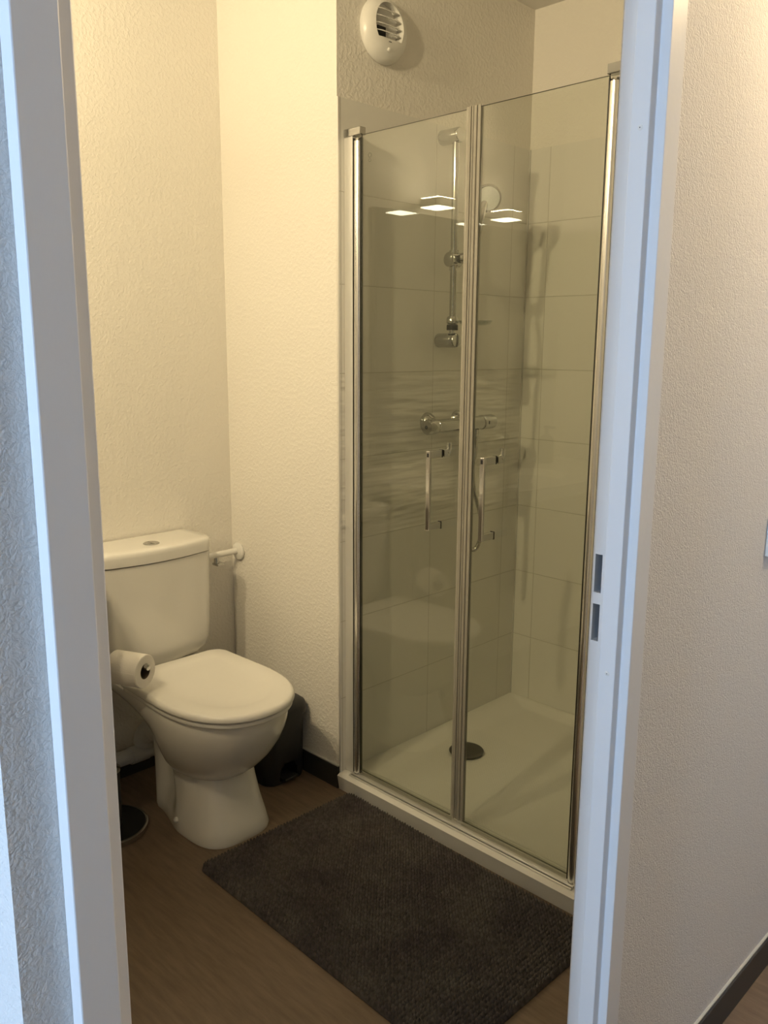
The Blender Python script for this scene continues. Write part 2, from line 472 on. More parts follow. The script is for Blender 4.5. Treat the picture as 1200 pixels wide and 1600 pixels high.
# door frame: folded sheet-metal frame with a stop and a rebate on the bathroom side
def mirror_y(poly): return [(x, -2.0024 - y) for x, y in poly]
FR = [(1.834, -0.559), (1.834, -0.599), (1.8195, -0.599), (1.8195, -0.6148), (1.793, -0.6148), (1.793, -0.605), (1.769, -0.605), (1.769, -0.570), (XD, -0.570), (XD, -0.559)]
FL = mirror_y(FR); FL = [(x, max(y, -1.436)) for x, y in FL]
fr_bm = prism(FR, 0.0, 2.06, 0.0013)
t_ = prism(FL, 0.0, 2.06, 0.0013)
me_ = bpy.data.meshes.new('t'); t_.to_mesh(me_); t_.free(); fr_bm.from_mesh(me_); bpy.data.meshes.remove(me_)
add_box(fr_bm, 1.769, 1.834, -1.43, -0.57, 2.045, 2.06)
add_box(fr_bm, 1.793, 1.8195, -1.38, -0.62, 2.02, 2.045)
door = struct(obj('door_1', fr_bm, 'frame'))
cuts = []
for z0, z1 in ((1.0365, 1.0940), (0.9625, 1.0190)):
    cuts.append(box(1.7722, 1.7838, -0.63, -0.585, z0, z1))
boolean_cut(door, cuts)
for z0, z1 in ((1.0365, 1.0940), (0.9625, 1.0190)):
    bm = bmesh.new()
    add_box(bm, 1.7722, 1.7838, -0.5862, -0.5850, z0, z1)
    add_box(bm, 1.7825, 1.7838, -0.6045, -0.5862, z0, z1)
    o = obj('strike_hole', bm, 'steel_dark', door); o['label'] = 'dark strike slot in the door frame'
for z in (1.6676, 0.9219):
    bm = lathe((1.8075, -0.6148, z), (0, -1, 0), [(0, 0.0036), (0.0006, 0.0034), (0.0009, 0.002)], 20)
    s_ = obj('screw', bm, 'white', door, 40)
    bm = bmesh.new(); add_box(bm, 1.8067, 1.8083, -0.6160, -0.6156, z - 0.0003, z + 0.0003); add_box(bm, 1.8072, 1.8078, -0.6160, -0.6156, z - 0.0008, z + 0.0008)
    obj('slot', bm, 'dark_hole', s_)

# ------------------------------------------------------------------ bathroom lamps
def globe_lamp(x, y, zc, r, mat, label):
    t = thing('ceiling_light', (x, y, H), label, 'lamp')
    obj('base', lathe((x, y, H), (0, 0, -1), [(0, 0.055), (0.018, 0.058), (0.022, 0.05), (0.022, 0.012), (H - zc - r + 0.004, 0.012)], 40), 'white', t, 40)
    a0 = 0.16
    obj('lamp_shade', lathe((x, y, zc), (0, 0, -1), [(-r * math.cos(a), r * math.sin(a)) for a in [a0 + (PI - a0 - 0.02) * k / 24 for k in range(25)]], 40), mat, t, 60)
# ceiling bar with two swivelling spots
t = thing('ceiling_spotlight', ((SPOTS[0][0][0] + SPOTS[1][0][0]) / 2, SPOTS[0][0][1], H), 'bar on the bathroom ceiling with two swivelling warm spots', 'lamp')
obj('base', box(SPOTS[0][0][0] - 0.06, SPOTS[1][0][0] + 0.06, SPOTS[0][0][1] - 0.035, SPOTS[0][0][1] + 0.035, H - 0.025, H, 0.004), 'white', t, 40)
for at, to, watts in SPOTS:
    sp_p = Vector(at); sp_d = (Vector(to) - sp_p).normalized()
    bm = lathe(sp_p - sp_d * 0.10, sp_d, [(0, 0.03), (0.01, 0.045), (0.085, 0.048), (0.085, 0.044), (0.03, 0.040), (0.03, 0.001)], 36)
    add_tube(bm, [(sp_p.x, sp_p.y, H - 0.025), tuple(sp_p - sp_d * 0.06)], 0.007, 14)
    hd_ = obj('lamp_head', bm, 'white', t, 40)
    sl = bpy.data.lights.new('spot_lamp', 'SPOT')
    sl.energy = watts; sl.color = WARM; sl.spot_size = math.radians(SPOT_CONE); sl.spot_blend = SPOT_BLEND; sl.shadow_soft_size = 0.035
    so = bpy.data.objects.new('spot_lamp', sl); COL.objects.link(so); so.parent = t
    so.location = sp_p - Vector(t.location)
    so.rotation_euler = sp_d.to_track_quat('-Z', 'Y').to_euler()
globe_lamp(2.24, 0.20, 2.28, 0.085, 'lamp_hall', 'warm globe lamp hanging from the hall ceiling')

# washbasin end of the room (seen mirrored in the glass doors)
t = thing('mirror', (0.0, -1.08, 0.92), 'wide frameless mirror above the washbasin counter', 'mirror')
obj('backing', box(0.0, 0.014, -1.58, -0.62, 0.94, 1.90), 'white', t)
obj('mirror_glass', box(0.014, 0.020, -1.58, -0.62, 0.94, 1.90, 0.001, 1), 'mirror', t)
for y, lab in ((-0.86, 'square mirror lamp nearer the toilet, lit above and below'), (-1.30, 'square mirror lamp farther from the toilet, lit above and below')):
    t = thing('mirror_lamp', (0.0, y, 1.915), lab, 'lamp', 'lamps over the mirror')
    obj('bracket', box(0.0, 0.0645, y - 0.02, y + 0.02, 1.916, 1.938), 'chrome', t)
    obj('body', box(0.065, 0.165, y - 0.050, y + 0.050, 1.912, 1.942, 0.002), 'white', t)
    obj('diffuser', box(0.071, 0.159, y - 0.044, y + 0.044, 1.9085, 1.9115), 'sconce_down', t)
    obj('diffuser', box(0.071, 0.159, y - 0.044, y + 0.044, 1.9425, 1.9450), 'sconce_up', t)
t = thing('washbasin_unit', (0.0, -1.2, 0.0), 'pale washbasin counter on a cabinet under the mirror', 'washbasin')
obj('cabinet', box(0.012, 0.46, -1.86, -0.86, 0.16, 0.80, 0.003), 'vanity', t)
bm = bmesh.new()
fr_ = [(0.001, -0.63), (0.20, -0.66), (0.36, -0.715), (0.49, -0.79)] + [(0.545 + 0.045 * math.sin(PI * k / 12), -0.85 - 0.99 * k / 12) for k in range(13)] + [(0.53, -1.88), (0.001, -1.88)]
add_loft(bm, [[(x, y, 0.80) for x, y in fr_], [(x, y, 0.85) for x, y in fr_]])
ct = obj('countertop', bm, 'ceramic', t)
boolean_cut(ct, [lathe((0.30, -1.27 - t.location.y, 0.82), (0, 0, 1), [(0, 0.15), (0.06, 0.19)], 48)])
obj('tap', tube(catmull([(0.06, -1.27, 0.85), (0.06, -1.27, 0.95), (0.09, -1.27, 0.99), (0.15, -1.27, 0.99), (0.17, -1.27, 0.97)]), 0.013), 'chrome', t, 50)
t = thing('soap_dispenser', (0.15, -1.62, 0.851), 'dark pump bottle at the far end of the washbasin counter', 'bottle')
obj('bottle', lathe((0.15, -1.62, 0.851), (0, 0, 1), [(0, 0.033), (0.004, 0.036), (0.11, 0.036), (0.125, 0.022), (0.13, 0.012)], 32), 'soap', t, 40)
bm = lathe((0.15, -1.62, 0.981), (0, 0, 1), [(0, 0.008), (0.03, 0.008), (0.031, 0.015), (0.042, 0.015)], 20)
add_box(bm, 0.15, 0.195, -1.626, -1.614, 1.012, 1.022)
obj('pump', bm, 'soap', t, 40)
t = thing('tumbler', (0.20, -0.95, 0.851), 'clear tumbler on the washbasin counter near the toilet', 'tumbler')
obj('cup', lathe((0.20, -0.95, 0.851), (0, 0, 1), [(0, 0.03), (0.10, 0.036), (0.10, 0.034), (0.005, 0.028)], 32), 'clear', t, 40)

# ------------------------------------------------------------------ shower tray
t = thing('shower_tray', (A, 0.0, 0.0), 'white shower tray with low front edge behind the bath mat', 'shower tray')
X0, X1, Y0, Y1 = A + 0.0005, XR - 0.0005, -0.014, YB - 0.0005
nx, ny = 90, 92
def sm(a, b, x):
    k = min(1, max(0, (x - a) / (b - a))); return k * k * (3 - 2 * k)
bm = bmesh.new()
vg = []
for i in range(nx + 1):
    row = []
    for j in range(ny + 1):
        x = X0 + (X1 - X0) * i / nx; y = Y0 + (Y1 - Y0) * j / ny
        z = 0.056
        dl, dr, df, db = x - X0, X1 - x, y - 0.062, Y1 - y
        dep = min(sm(0.012, 0.11, dl), sm(0.012, 0.11, dr), sm(0.0, 0.05, df), sm(0.006, 0.05, db))
        z -= 0.020 * dep
        z -= 0.006 * max(0, 1 - math.hypot(x - 0.72, y - 0.425) / 0.5) * dep
        if j == 0: z -= 0.006
        if j == 1: z -= 0.001
        row.append(bm.verts.new((x, y, z)))
    vg.append(row)
for i in range(nx):
    for j in range(ny):
        bm.faces.new((vg[i][j], vg[i + 1][j], vg[i + 1][j + 1], vg[i][j + 1]))
lo = {}
def low(v):
    if v not in lo: lo[v] = bm.verts.new((v.co.x, v.co.y + (0.008 if v.co.y < Y0 + 0.0005 else 0.0), 0.001))
    return lo[v]
edge = [vg[i][0] for i in range(nx + 1)] + [vg[nx][j] for j in range(1, ny + 1)] + [vg[i][ny] for i in range(nx - 1, -1, -1)] + [vg[0][j] for j in range(ny - 1, 0, -1)]
for a, b in zip(edge, edge[1:] + edge[:1]): bm.faces.new((a, b, low(b), low(a)))
bm.faces.new([low(v) for v in edge])
obj('tray', bm, 'tray', t, 40)
dr = obj('drain_cover', lathe((0.722, 0.425, 0.0345), (0, 0, 1), [(0, 0.052), (0.003, 0.052), (0.0032, 0.058), (0.006, 0.0585), (0.0085, 0.056), (0.0095, 0.045), (0.0098, 0.002)], 48), 'drain', t, 40)
dr['label'] = 'round chrome drain cover, dark reflection in its colour'

# ------------------------------------------------------------------ shower doors
YG = 0.030
ZG0, ZG1 = 0.077, 1.950
t = thing('shower_enclosure', (1.0, YG, 0.056), 'pair of clear glass shower doors with aluminium posts and a handle each', 'shower door')
def post(side):
    # side -1 at the toilet end, +1 at the door end
    X = (lambda x: A + x) if side < 0 else (lambda x: XR - x)
    def bx(a, b, *r, **k): return box(min(X(a), X(b)), max(X(a), X(b)), *r, **k)
    bm = bmesh.new()
    def ab(a, b, *r): add_box(bm, min(X(a), X(b)), max(X(a), X(b)), *r)
    ab(0.0006, 0.034, 0.023, 0.042, 0.058, 1.950)
    pr = obj('wall_profile', bm, 'alu', t)
    bm = bmesh.new(); add_box(bm, min(X(0.0345), X(0.0362)), max(X(0.0345), X(0.0362)), 0.024, 0.040, 0.062, 1.945)
    obj('gasket_or_groove', bm, 'black', pr)
    hp = obj('hinge_post', lathe((X(0.0495), 0.031, 0.060), (0, 0, 1), [(0, 0.0105), (0.002, 0.0125), (1.876, 0.0125), (1.878, 0.0105), (1.883, 0.0085)], 32), 'satin', t, 40)
    bm = bmesh.new(); add_box(bm, min(X(0.0617), X(0.0640)), max(X(0.0617), X(0.0640)), 0.0255, 0.0345, 0.066, 1.944)
    obj('gasket_or_groove', bm, 'black', hp)
    obj('post_cap', bx(0.0006, 0.0665, 0.020, 0.043, 1.9505, 1.9715, bevel=0.002), 'chrome', t)
post(-1); post(1)

def pane(x0, x1):
    bm = bmesh.new()
    add_box(bm, x0, x1, YG - 0.003, YG + 0.003, ZG0, ZG1)
    for f in bm.faces:
        c = f.calc_center_median()
        if abs(c.y - YG) < 0.002: f.material_index = 1
    return bm
HX = []
for nm, x0, x1, hx in (('left', A + 0.0642, 0.995, 0.927), ('right', 1.027, XR - 0.0642, 1.1055)):
    dl = obj('glass_door', pane(x0, x1), ['glass', 'glass_edge'], t)
    # seal strips where the doors meet
    sx = x1 if nm == 'left' else x0
    s = 1 if nm == 'left' else -1
    bm = bmesh.new()
    def sb(a, b, y0, y1): add_box(bm, min(sx + s * a, sx + s * b), max(sx + s * a, sx + s * b), y0, y1, ZG0, ZG1 + 0.004, 0.0008, 1)
    sb(-0.006, 0.002, YG - 0.0062, YG - 0.0032)
    sb(-0.006, 0.002, YG + 0.0032, YG + 0.0062)
    sb(0.0005, 0.004, YG - 0.0055, YG + 0.0055)
    sb(0.0045, 0.0095, YG - 0.0085, YG + 0.0075)
    sb(0.0100, 0.0154, YG - 0.0060, YG + 0.0060)
    obj('seal_strip', bm, 'seal', dl)
    # bottom wiper
    bm = bmesh.new(); add_box(bm, x0 + 0.002, x1 - 0.002, YG - 0.0055, YG - 0.0032, ZG0 - 0.012, ZG0 + 0.004); add_box(bm, x0 + 0.002, x1 - 0.002, YG + 0.0032, YG + 0.0055, ZG0 - 0.012, ZG0 + 0.004)
    obj('wiper_seal', bm, 'wiper', dl)
    # handle: outer bar on two arms, inner knob hooked upward
    bm = bmesh.new()
    yb = YG - 0.052
    add_box(bm, hx - 0.0065, hx + 0.0065, yb - 0.0045, yb + 0.0045, 0.905, 1.118, 0.0015)
    for z0, z1 in ((1.098, 1.118), (0.905, 0.923)):
        add_box(bm, hx - 0.006, hx + 0.006, yb + 0.004, YG - 0.0062, z0, z1, 0.0015)
    h = obj('handle', bm, 'handle_chrome', dl)
    bm = bmesh.new(); add_box(bm, hx - 0.003, hx + 0.003, yb - 0.0048, yb - 0.0044, 1.102, 1.112)
    obj('plug', bm, 'dark_hole', dl)
    for z in (1.108, 0.914):
        o = obj('washer', box(hx - 0.0068, hx + 0.0068, YG - 0.0060, YG - 0.0032, z - 0.0105, z + 0.0105, 0.001, 1), 'black', dl)
        o['label'] = 'black rubber washer'
    bm = bmesh.new()
    add_box(bm, hx - 0.006, hx + 0.006, YG + 0.0034, YG + 0.026, 1.098, 1.118, 0.0015)
    pts = [(hx, YG + 0.020, 1.108), (hx, YG + 0.026, 1.114), (hx, YG + 0.028, 1.124), (hx, YG + 0.028, 1.134)]
    add_tube(bm, catmull(pts, 6), 0.0075, 14)
    obj('inner_knob', bm, 'handle_chrome', dl, 40)
    if nm == 'left':
        bm = bmesh.new()
        for zc, r in ((1.893, 0.0065), (1.880, 0.0045)):
            n = 20
            o1 = [(0.652 + r * math.cos(2 * PI * k / n), YG - 0.0034, zc + r * math.sin(2 * PI * k / n)) for k in range(n)]
            i1 = [(0.652 + r * 0.72 * math.cos(2 * PI * k / n), YG - 0.0034, zc + r * 0.72 * math.sin(2 * PI * k / n)) for k in range(n)]
            i0 = [(x, YG - 0.0031, z) for x, y, z in i1]; o0 = [(x, YG - 0.0031, z) for x, y, z in o1]
            vr = [[bm.verts.new(p) for p in r_] for r_ in (o0, o1, i1, i0)]
            for a, b in zip(vr, vr[1:] + vr[:1]):
                for k in range(n):
                    bm.faces.new((a[k], a[(k + 1) % n], b[(k + 1) % n], b[k]))
        obj('etched_mark', bm, 'clear', dl)
# low rail the doors close on
bm = bmesh.new()
for y0, y1, z1 in ((0.003, 0.0075, 0.0610), (0.0112, 0.0155, 0.0630), (0.0195, 0.0235, 0.0610), (0.041, 0.047, 0.0640)):
    add_box(bm, A + 0.036, XR - 0.036, y0, y1, 0.0575, z1, 0.0007, 1)
add_box(bm, A + 0.036, XR - 0.036, 0.003, 0.047, 0.0562, 0.0580)
tr = obj('threshold_rail', bm, 'alu', t)
bm = bmesh.new()
for y0, y1 in ((0.0078, 0.0108), (0.0158, 0.0192)): add_box(bm, A + 0.037, XR - 0.037, y0, y1, 0.0578, 0.0592)
obj('gasket_or_groove', bm, 'black', tr)  # black strips put in as the shade of the rail grooves

# ------------------------------------------------------------------ shower fittings
RX, RY = A + 0.058, 0.434
t = thing('shower_rail', (A, RY, 1.40), 'chrome vertical shower rail on the tiled wall behind the left door', 'shower rail')
obj('rail', lathe((RX, RY, 1.40), (0, 0, 1), [(0, 0.0105), (0.625, 0.0105)], 28), 'chrome', t, 40)
for z in (1.4045, 2.0165):
    bm = lathe((A + 0.0004, RY, z), (1, 0, 0), [(0, 0.021), (0.003, 0.0225), (0.072, 0.0225), (0.0765, 0.020), (0.078, 0.012), (0.0782, 0.001)], 36)
    obj('wall_bracket', bm, 'chrome', t, 40)
bm = lathe((RX - 0.002, RY - 0.022, 1.652), (0, 1, 0), [(0, 0.019), (0.002, 0.0225), (0.046, 0.0225), (0.048, 0.019)], 32)
add_lathe(bm, (RX + 0.02, RY + 0.01, 1.655), (0.8, 0.55, 0.1), [(0, 0.016), (0.034, 0.018), (0.036, 0.015)], 28)
add_lathe(bm, (RX, RY, 1.630), (0, 0, 1), [(-0.010, 0.014), (0.05, 0.0145)], 28)
obj('slider', bm, 'chrome', t, 40)
bm = lathe((RX, RY, 1.436), (0, 0, 1), [(0, 0.0165), (0.001, 0.018), (0.016, 0.018), (0.018, 0.016)], 28)
o = obj('stop_ring', bm, 'black', t, 40); o['label'] = 'dark stop ring on the rail'
bm = lathe((RX, RY, 1.455), (0, 0, 1), [(0, 0.015), (0.004, 0.019), (0.018, 0.019), (0.024, 0.015)], 28)
obj('dish_clamp', bm, 'chrome', t, 40)
bm = bmesh.new()
rings = []
for z, s in ((1.452, 0.6), (1.456, 0.85), (1.466, 1.0), (1.4665, 0.95), (1.458, 0.8), (1.455, 0.55)):
    rings.append([(RX + 0.055 + 0.060 * s * math.cos(2 * PI * k / 32), RY + 0.045 + 0.050 * s * math.sin(2 * PI * k / 32), z) for k in range(32)])
add_loft(bm, rings)
o = obj('soap_dish', bm, 'clear', t, 40); o['label'] = 'clear plastic soap dish'

# hand shower in the slider
hd = Vector((0.12, 0.055, 0.20)).normalized()
P0 = Vector((RX + 0.036, RY + 0.022, 1.630))
P1 = Vector((0.664, 0.500, 1.795))
t = thing('hand_shower', tuple(P0), 'round hand shower held on the rail, seen just right of the door seam', 'shower head')
cpt = Vector((0.672, 0.520, 1.838))
bm = tube(catmull([P0, P0.lerp(P1, 0.5) + Vector((0.004, 0.002, 0)), P1, cpt - Vector((0.012, -0.004, 0.0))], 8), lambda u: 0.0115 + 0.004 * u, 20)
obj('handle', bm, 'chrome', t, 50)
hn = Vector((0.72, -0.66, -0.20)).normalized()
obj('head', lathe(cpt - hn * 0.018, hn, [(0, 0.012), (0.004, 0.030), (0.012, 0.040), (0.022, 0.0425), (0.026, 0.041), (0.0275, 0.036)], 40), 'chrome', t, 40)
obj('spray_face', lathe(cpt + hn * 0.0092, hn, [(0, 0.0355), (0.001, 0.035), (0.002, 0.0)][:2] + [(0.002, 0.001)], 40), 'spray', t, 40)

# thermostatic mixer
MX, MZ = A + 0.072, 1.137
t = thing('shower_mixer', (A, 0.46, MZ), 'chrome thermostatic shower mixer bar on the tiled wall', 'shower mixer')
bm = lathe((MX, 0.345, MZ), (0, 1, 0), [(0, 0.020), (0.002, 0.0225), (0.226, 0.0225), (0.228, 0.020)], 36)
for y in (0.385, 0.535):
    add_lathe(bm, (A + 0.02, y, MZ + 0.004), (1, 0, 0), [(0, 0.014), (0.045, 0.014)], 28)
obj('body', bm, 'chrome', t, 40)
for y in (0.385, 0.535):
    obj('escutcheon', lathe((A + 0.0004, y, MZ + 0.006), (1, 0, 0), [(0, 0.033), (0.004, 0.0325), (0.018, 0.026), (0.028, 0.017)], 36), 'chrome', t, 40)
k1 = obj('flow_knob', lathe((MX, 0.343, MZ), (0, -1, 0), [(0, 0.021), (0.002, 0.0245), (0.036, 0.0240), (0.040, 0.021), (0.0405, 0.001)], 36), 'chrome', t, 40)
obj('plug', lathe((MX, 0.3026, MZ), (0, -1, 0), [(0, 0.006), (0.0008, 0.0055), (0.001, 0.001)], 20), 'dark_hole', k1)
k2 = obj('temperature_knob', lathe((MX, 0.575, MZ), (0, 1, 0), [(0, 0.0215), (0.002, 0.0245), (0.055, 0.0245), (0.063, 0.022), (0.0645, 0.014), (0.065, 0.001)], 36), 'chrome', t, 40)
obj('button', box(MX + 0.016, MX + 0.027, 0.590, 0.604, MZ - 0.006, MZ + 0.006, 0.001, 1), 'chrome', k2)
obj('hose_outlet', lathe((MX, 0.549, MZ - 0.021), (0, 0, -1), [(0, 0.012), (0.014, 0.012), (0.015, 0.010), (0.026, 0.010)], 24), 'chrome', t, 40)

# hose from the mixer down in a loop and up to the hand shower
hp = [(MX, 0.549, MZ - 0.0480), (MX, 0.551, 1.05), (MX + 0.002, 0.537, 0.978), (MX + 0.003, 0.548, 0.905), (MX + 0.004, 0.578, 0.832), (MX + 0.004, 0.589, 0.765),
      (MX + 0.004, 0.574, 0.716), (MX + 0.004, 0.548, 0.704), (MX + 0.004, 0.518, 0.725), (MX + 0.006, 0.485, 0.82), (MX + 0.016, 0.462, 1.05), (MX + 0.026, 0.460, 1.35), (RX + 0.046, 0.462, 1.54), tuple(P0 - Vector((0.0030, 0.0010, 0.0100)))]
bm = tube(catmull(hp, 22), 0.0078, 14, 0.16)
tag(obj('shower_hose', bm, 'hose', None, 60), 'ribbed metal shower hose hanging in a loop below the mixer', 'hose')

# ------------------------------------------------------------------ extractor vent
FY, FZ = 0.170, 2.256
t = thing('extractor_vent', (A, FY, FZ), 'round white domed air vent high on the shower wall', 'vent')
fx = A - 0.0035
prof = [(0, 0.084), (0.004, 0.087)] + [(0.004 + 0.038 * math.sin(a), 0.035 + 0.052 * math.cos(a)) for a in [PI / 2 * k / 12 for k in range(13)]] + [(0.0425, 0.001)]
hs = obj('housing', lathe((fx, FY, FZ), (1, 0, 0), prof, 64), 'white', t, 30)
cy, cz, cr = FY - 0.004, FZ + 0.006, 0.054
op = [(cy + cr * math.cos(a), cz + 1.12 * cr * math.sin(a)) for a in [(-0.62 + (PI + 1.24) * k / 40) for k in range(41)]]
cut = bmesh.new()
off = t.location
add_loft(cut, [[(fx + 0.012 - off.x, y - off.y, z - off.z) for y, z in op], [(fx + 0.08 - off.x, y - off.y, z - off.z) for y, z in op]])
boolean_cut(hs, [cut])
zlow = min(z for y, z in op)
for k in range(4):
    z = zlow + 0.017 + k * 0.0185
    pts = []
    w = 0.052 if k < 3 else 0.046
    half = [(y) for y in np.linspace(-w, w, 13)]
    bm = bmesh.new()
    rings = []
    for y in half:
        x = fx + 0.0395 - 7.0 * max(0, abs(y) - 0.02) ** 2
        yy = cy + y
        rings.append([(x - 0.012, yy, z + 0.003), (x, yy, z - 0.0015), (x, yy, z + 0.0010), (x - 0.012, yy, z + 0.0055)])
    add_loft(bm, rings)
    obj('slat', bm, 'white', t)
bm = bmesh.new(); add_box(bm, fx + 0.0125, fx + 0.018, cy - 0.028, cy + 0.004, zlow + 0.002, zlow + 0.036)
obj('inner_dark_box', bm, 'bin', t)  # dark box behind the slats stands in for shade in the recess
obj('button', lathe((fx + 0.0385, FY - 0.008, FZ - 0.056), (1, 0, -0.35), [(0, 0.0055), (0.003, 0.005), (0.0045, 0.003), (0.005, 0.0005)], 20), 'white', t, 40)
bm = bmesh.new(); add_box(bm, fx + 0.0395, fx + 0.0427, FY - 0.011, FY - 0.001, FZ - 0.0375, FZ - 0.0362)
obj('slit', bm, 'dark_hole', t)

# ------------------------------------------------------------------ toilet
TY = -0.388
t = thing('toilet', (0.30, TY, 0.0), 'white close-coupled toilet with closed lid in the corner', 'toilet')
def outline(xb, xf, xm, w, wb, rc, n=28, e=2.25):
    """D-shaped plan: straight back, rounded back corners, elliptic front; right half then mirrored"""
    pts = []
    for k in range(n + 1):                      # front tip -> widest point
        a = PI / 2 * k / n
        pts.append((xm + (xf - xm) * math.cos(a) ** (2 / e), w * math.sin(a) ** (2 / e)))
    nb = 16
    for k in range(1, nb + 1):                  # widest -> back
        u = k / nb
        x = xm + (xb + rc - xm) * u
        pts.append((x, w + (wb - w) * (u * u * (3 - 2 * u))))
    for k in range(1, 9):
        a = PI / 2 * k / 8
        pts.append((xb + rc - rc * math.sin(a), wb - rc + rc * math.cos(a)))
    full = [(x, TY + y) for x, y in pts] + [(x, TY - y) for x, y in pts[::-1] if y > 1e-6]
    return full
# pan
bm = bmesh.new()
prm = [  # z, xb, xf, xm, w, wb, rc
    (0.150, 0.29, 0.470, 0.37, 0.060, 0.050, 0.02),
    (0.170, 0.28, 0.515, 0.38, 0.090, 0.062, 0.03),
    (0.193, 0.27, 0.555, 0.39, 0.114, 0.070, 0.03),
    (0.225, 0.26, 0.595, 0.40, 0.136, 0.080, 0.03),
    (0.262, 0.24, 0.628, 0.41, 0.154, 0.090, 0.03),
    (0.306, 0.20, 0.657, 0.42, 0.169, 0.105, 0.03),
    (0.340, 0.12, 0.672, 0.43, 0.176, 0.130, 0.03),
    (0.365, 0.04, 0.680, 0.43, 0.179, 0.150, 0.03),
    (0.392, 0.025, 0.683, 0.43, 0.180, 0.162, 0.03),
    (0.400, 0.028, 0.680, 0.43, 0.177, 0.159, 0.03),
    (0.402, 0.036, 0.672, 0.43, 0.168, 0.150, 0.03),
]
add_loft(bm, [[(x, y, p[0]) for x, y in outline(*p[1:])] for p in prm])
obj('bowl', bm, 'ceramic', t, 50)
bm = bmesh.new()
prm = [
    (0.000, 0.215, 0.578, 0.42, 0.120, 0.086, 0.03, 28, 3.4),
    (0.012, 0.213, 0.580, 0.42, 0.122, 0.088, 0.03, 28, 3.4),
    (0.040, 0.213, 0.572, 0.41, 0.118, 0.087, 0.03, 28, 3.3),
    (0.090, 0.210, 0.555, 0.40, 0.112, 0.085, 0.03, 28, 3.1),
    (0.150, 0.206, 0.539, 0.39, 0.108, 0.083, 0.03, 28, 2.9),
    (0.210, 0.200, 0.525, 0.38, 0.107, 0.082, 0.03, 28, 2.8),
    (0.270, 0.185, 0.490, 0.37, 0.100, 0.085, 0.03, 28, 2.6),
]
rings = []
for p in prm:
    rg = outline(*p[1:])
    # shallow scooped flank behind the front rib
    out = []
    for x, y in rg:
        f = math.exp(-((x - (0.335 - 0.20 * p[0])) / 0.055) ** 4) * sm(0.03, 0.075, p[0])
        s = 1 if y > TY else -1
        if abs(y - TY) > 0.02: y -= s * 0.024 * f
        out.append((x, y))
    rings.append([(x, y + 0.005, p[0]) for x, y in out])
add_loft(bm, rings)
obj('pedestal', bm, 'ceramic', t, 50)
for s in (-1, 1):
    obj('bolt_cap', lathe((0.40, TY + s * 0.114, 0.036), (0, s, 0.25), [(0, 0.0085), (0.004, 0.0080), (0.007, 0.005), (0.008, 0.001)], 20), 'white', t, 50)
# seat and lid
def slab(z0, z1, inset, par, r, dish=0.0):
    bm = bmesh.new(); rings = []
    def ring(dx, z, s=None):
        xb, xf, xm, w, wb, rc = par
        return [(x, y, z) for x, y in outline(xb + dx, xf - dx, xm, w - dx, wb - dx, max(rc - dx * 0.5, 0.005))]
    for k in range(5):
        a = PI / 2 * k / 4; rings.append(ring(r * 0.5 * (1 - math.sin(a)) , z0 + r * 0.5 * (1 - math.cos(a))))
    for k in range(1, 7):
        a = PI / 2 * k / 6; rings.append(ring(r * (1 - math.cos(a)), z1 - r + r * math.sin(a)))
    for dx, dz in ((0.030, 0.0012), (0.050, 0.0012), (0.062, 0.0004 - dish * 0.5), (0.075, -dish), (0.11, -dish)):
        if True: rings.append(ring(dx, z1 + dz))
    add_loft(bm, rings)
    return bm
LID = (0.205, 0.706, 0.45, 0.188, 0.184, 0.05)
SEAT = (0.215, 0.699, 0.45, 0.183, 0.178, 0.045)
obj('seat', slab(0.4035, 0.417, 0, SEAT, 0.006), 'seat', t, 50)
obj('lid', slab(0.4185, 0.440, 0, LID, 0.013, 0.0015), 'seat', t, 50)
for s in (-1, 1):
    obj('hinge', lathe((0.222, TY + s * 0.075 - 0.02, 0.412), (0, 1, 0), [(0, 0.011), (0.04, 0.011)], 20), 'seat', t, 40)
# cistern
def cring(z, hw, d, rcr, bow, n=9):
    """plan of the cistern: flat back, bowed front"""
    pts = [(0.006, TY + 0.008 - hw), ]
    front = []
    pts = []
    N = 24
    x_side = d - bow
    pts.append((0.006, TYc + hw))
    for k in range(n + 1):
        a = PI / 2 * k / n
        pts.append((x_side - rcr + rcr * math.sin(a), TYc + hw - rcr + rcr * math.cos(a)))
    for k in range(1, N):
        u = -1 + 2 * k / N
        y = TYc - (hw - rcr) * u
        pts.append((x_side + bow * (1 - u * u), y))
    for k in range(n + 1):
        a = PI / 2 * k / n
        pts.append((x_side - rcr + rcr * math.cos(a), TYc - hw + rcr - rcr * math.sin(a)))
    pts.append((0.006, TYc - hw))
    return [(x, y, z) for x, y in pts]
TYc = -0.378
bm = bmesh.new()
rings = [cring(0.4035, 0.125, 0.130, 0.05, 0.012), cring(0.408, 0.148, 0.148, 0.05, 0.013), cring(0.418, 0.166, 0.160, 0.05, 0.014), cring(0.436, 0.180, 0.170, 0.048, 0.015),
         cring(0.462, 0.188, 0.175, 0.046, 0.016), cring(0.52, 0.191, 0.178, 0.044, 0.018), cring(0.64, 0.193, 0.181, 0.042, 0.020), cring(0.744, 0.194, 0.183, 0.042, 0.020)]
add_loft(bm, rings)
ci = obj('cistern', bm, 'ceramic', t, 45)
bm = bmesh.new()
rings = [cring(0.7465, 0.193, 0.185, 0.042, 0.020), cring(0.748, 0.196, 0.188, 0.043, 0.020), cring(0.772, 0.198, 0.190, 0.044, 0.020), cring(0.782, 0.1965, 0.1885, 0.044, 0.020),
         cring(0.787, 0.193, 0.185, 0.043, 0.020), cring(0.7895, 0.187, 0.179, 0.040, 0.020), cring(0.7905, 0.16, 0.16, 0.035, 0.018)]
add_loft(bm, rings)
obj('cistern_lid', bm, 'ceramic', ci, 45)
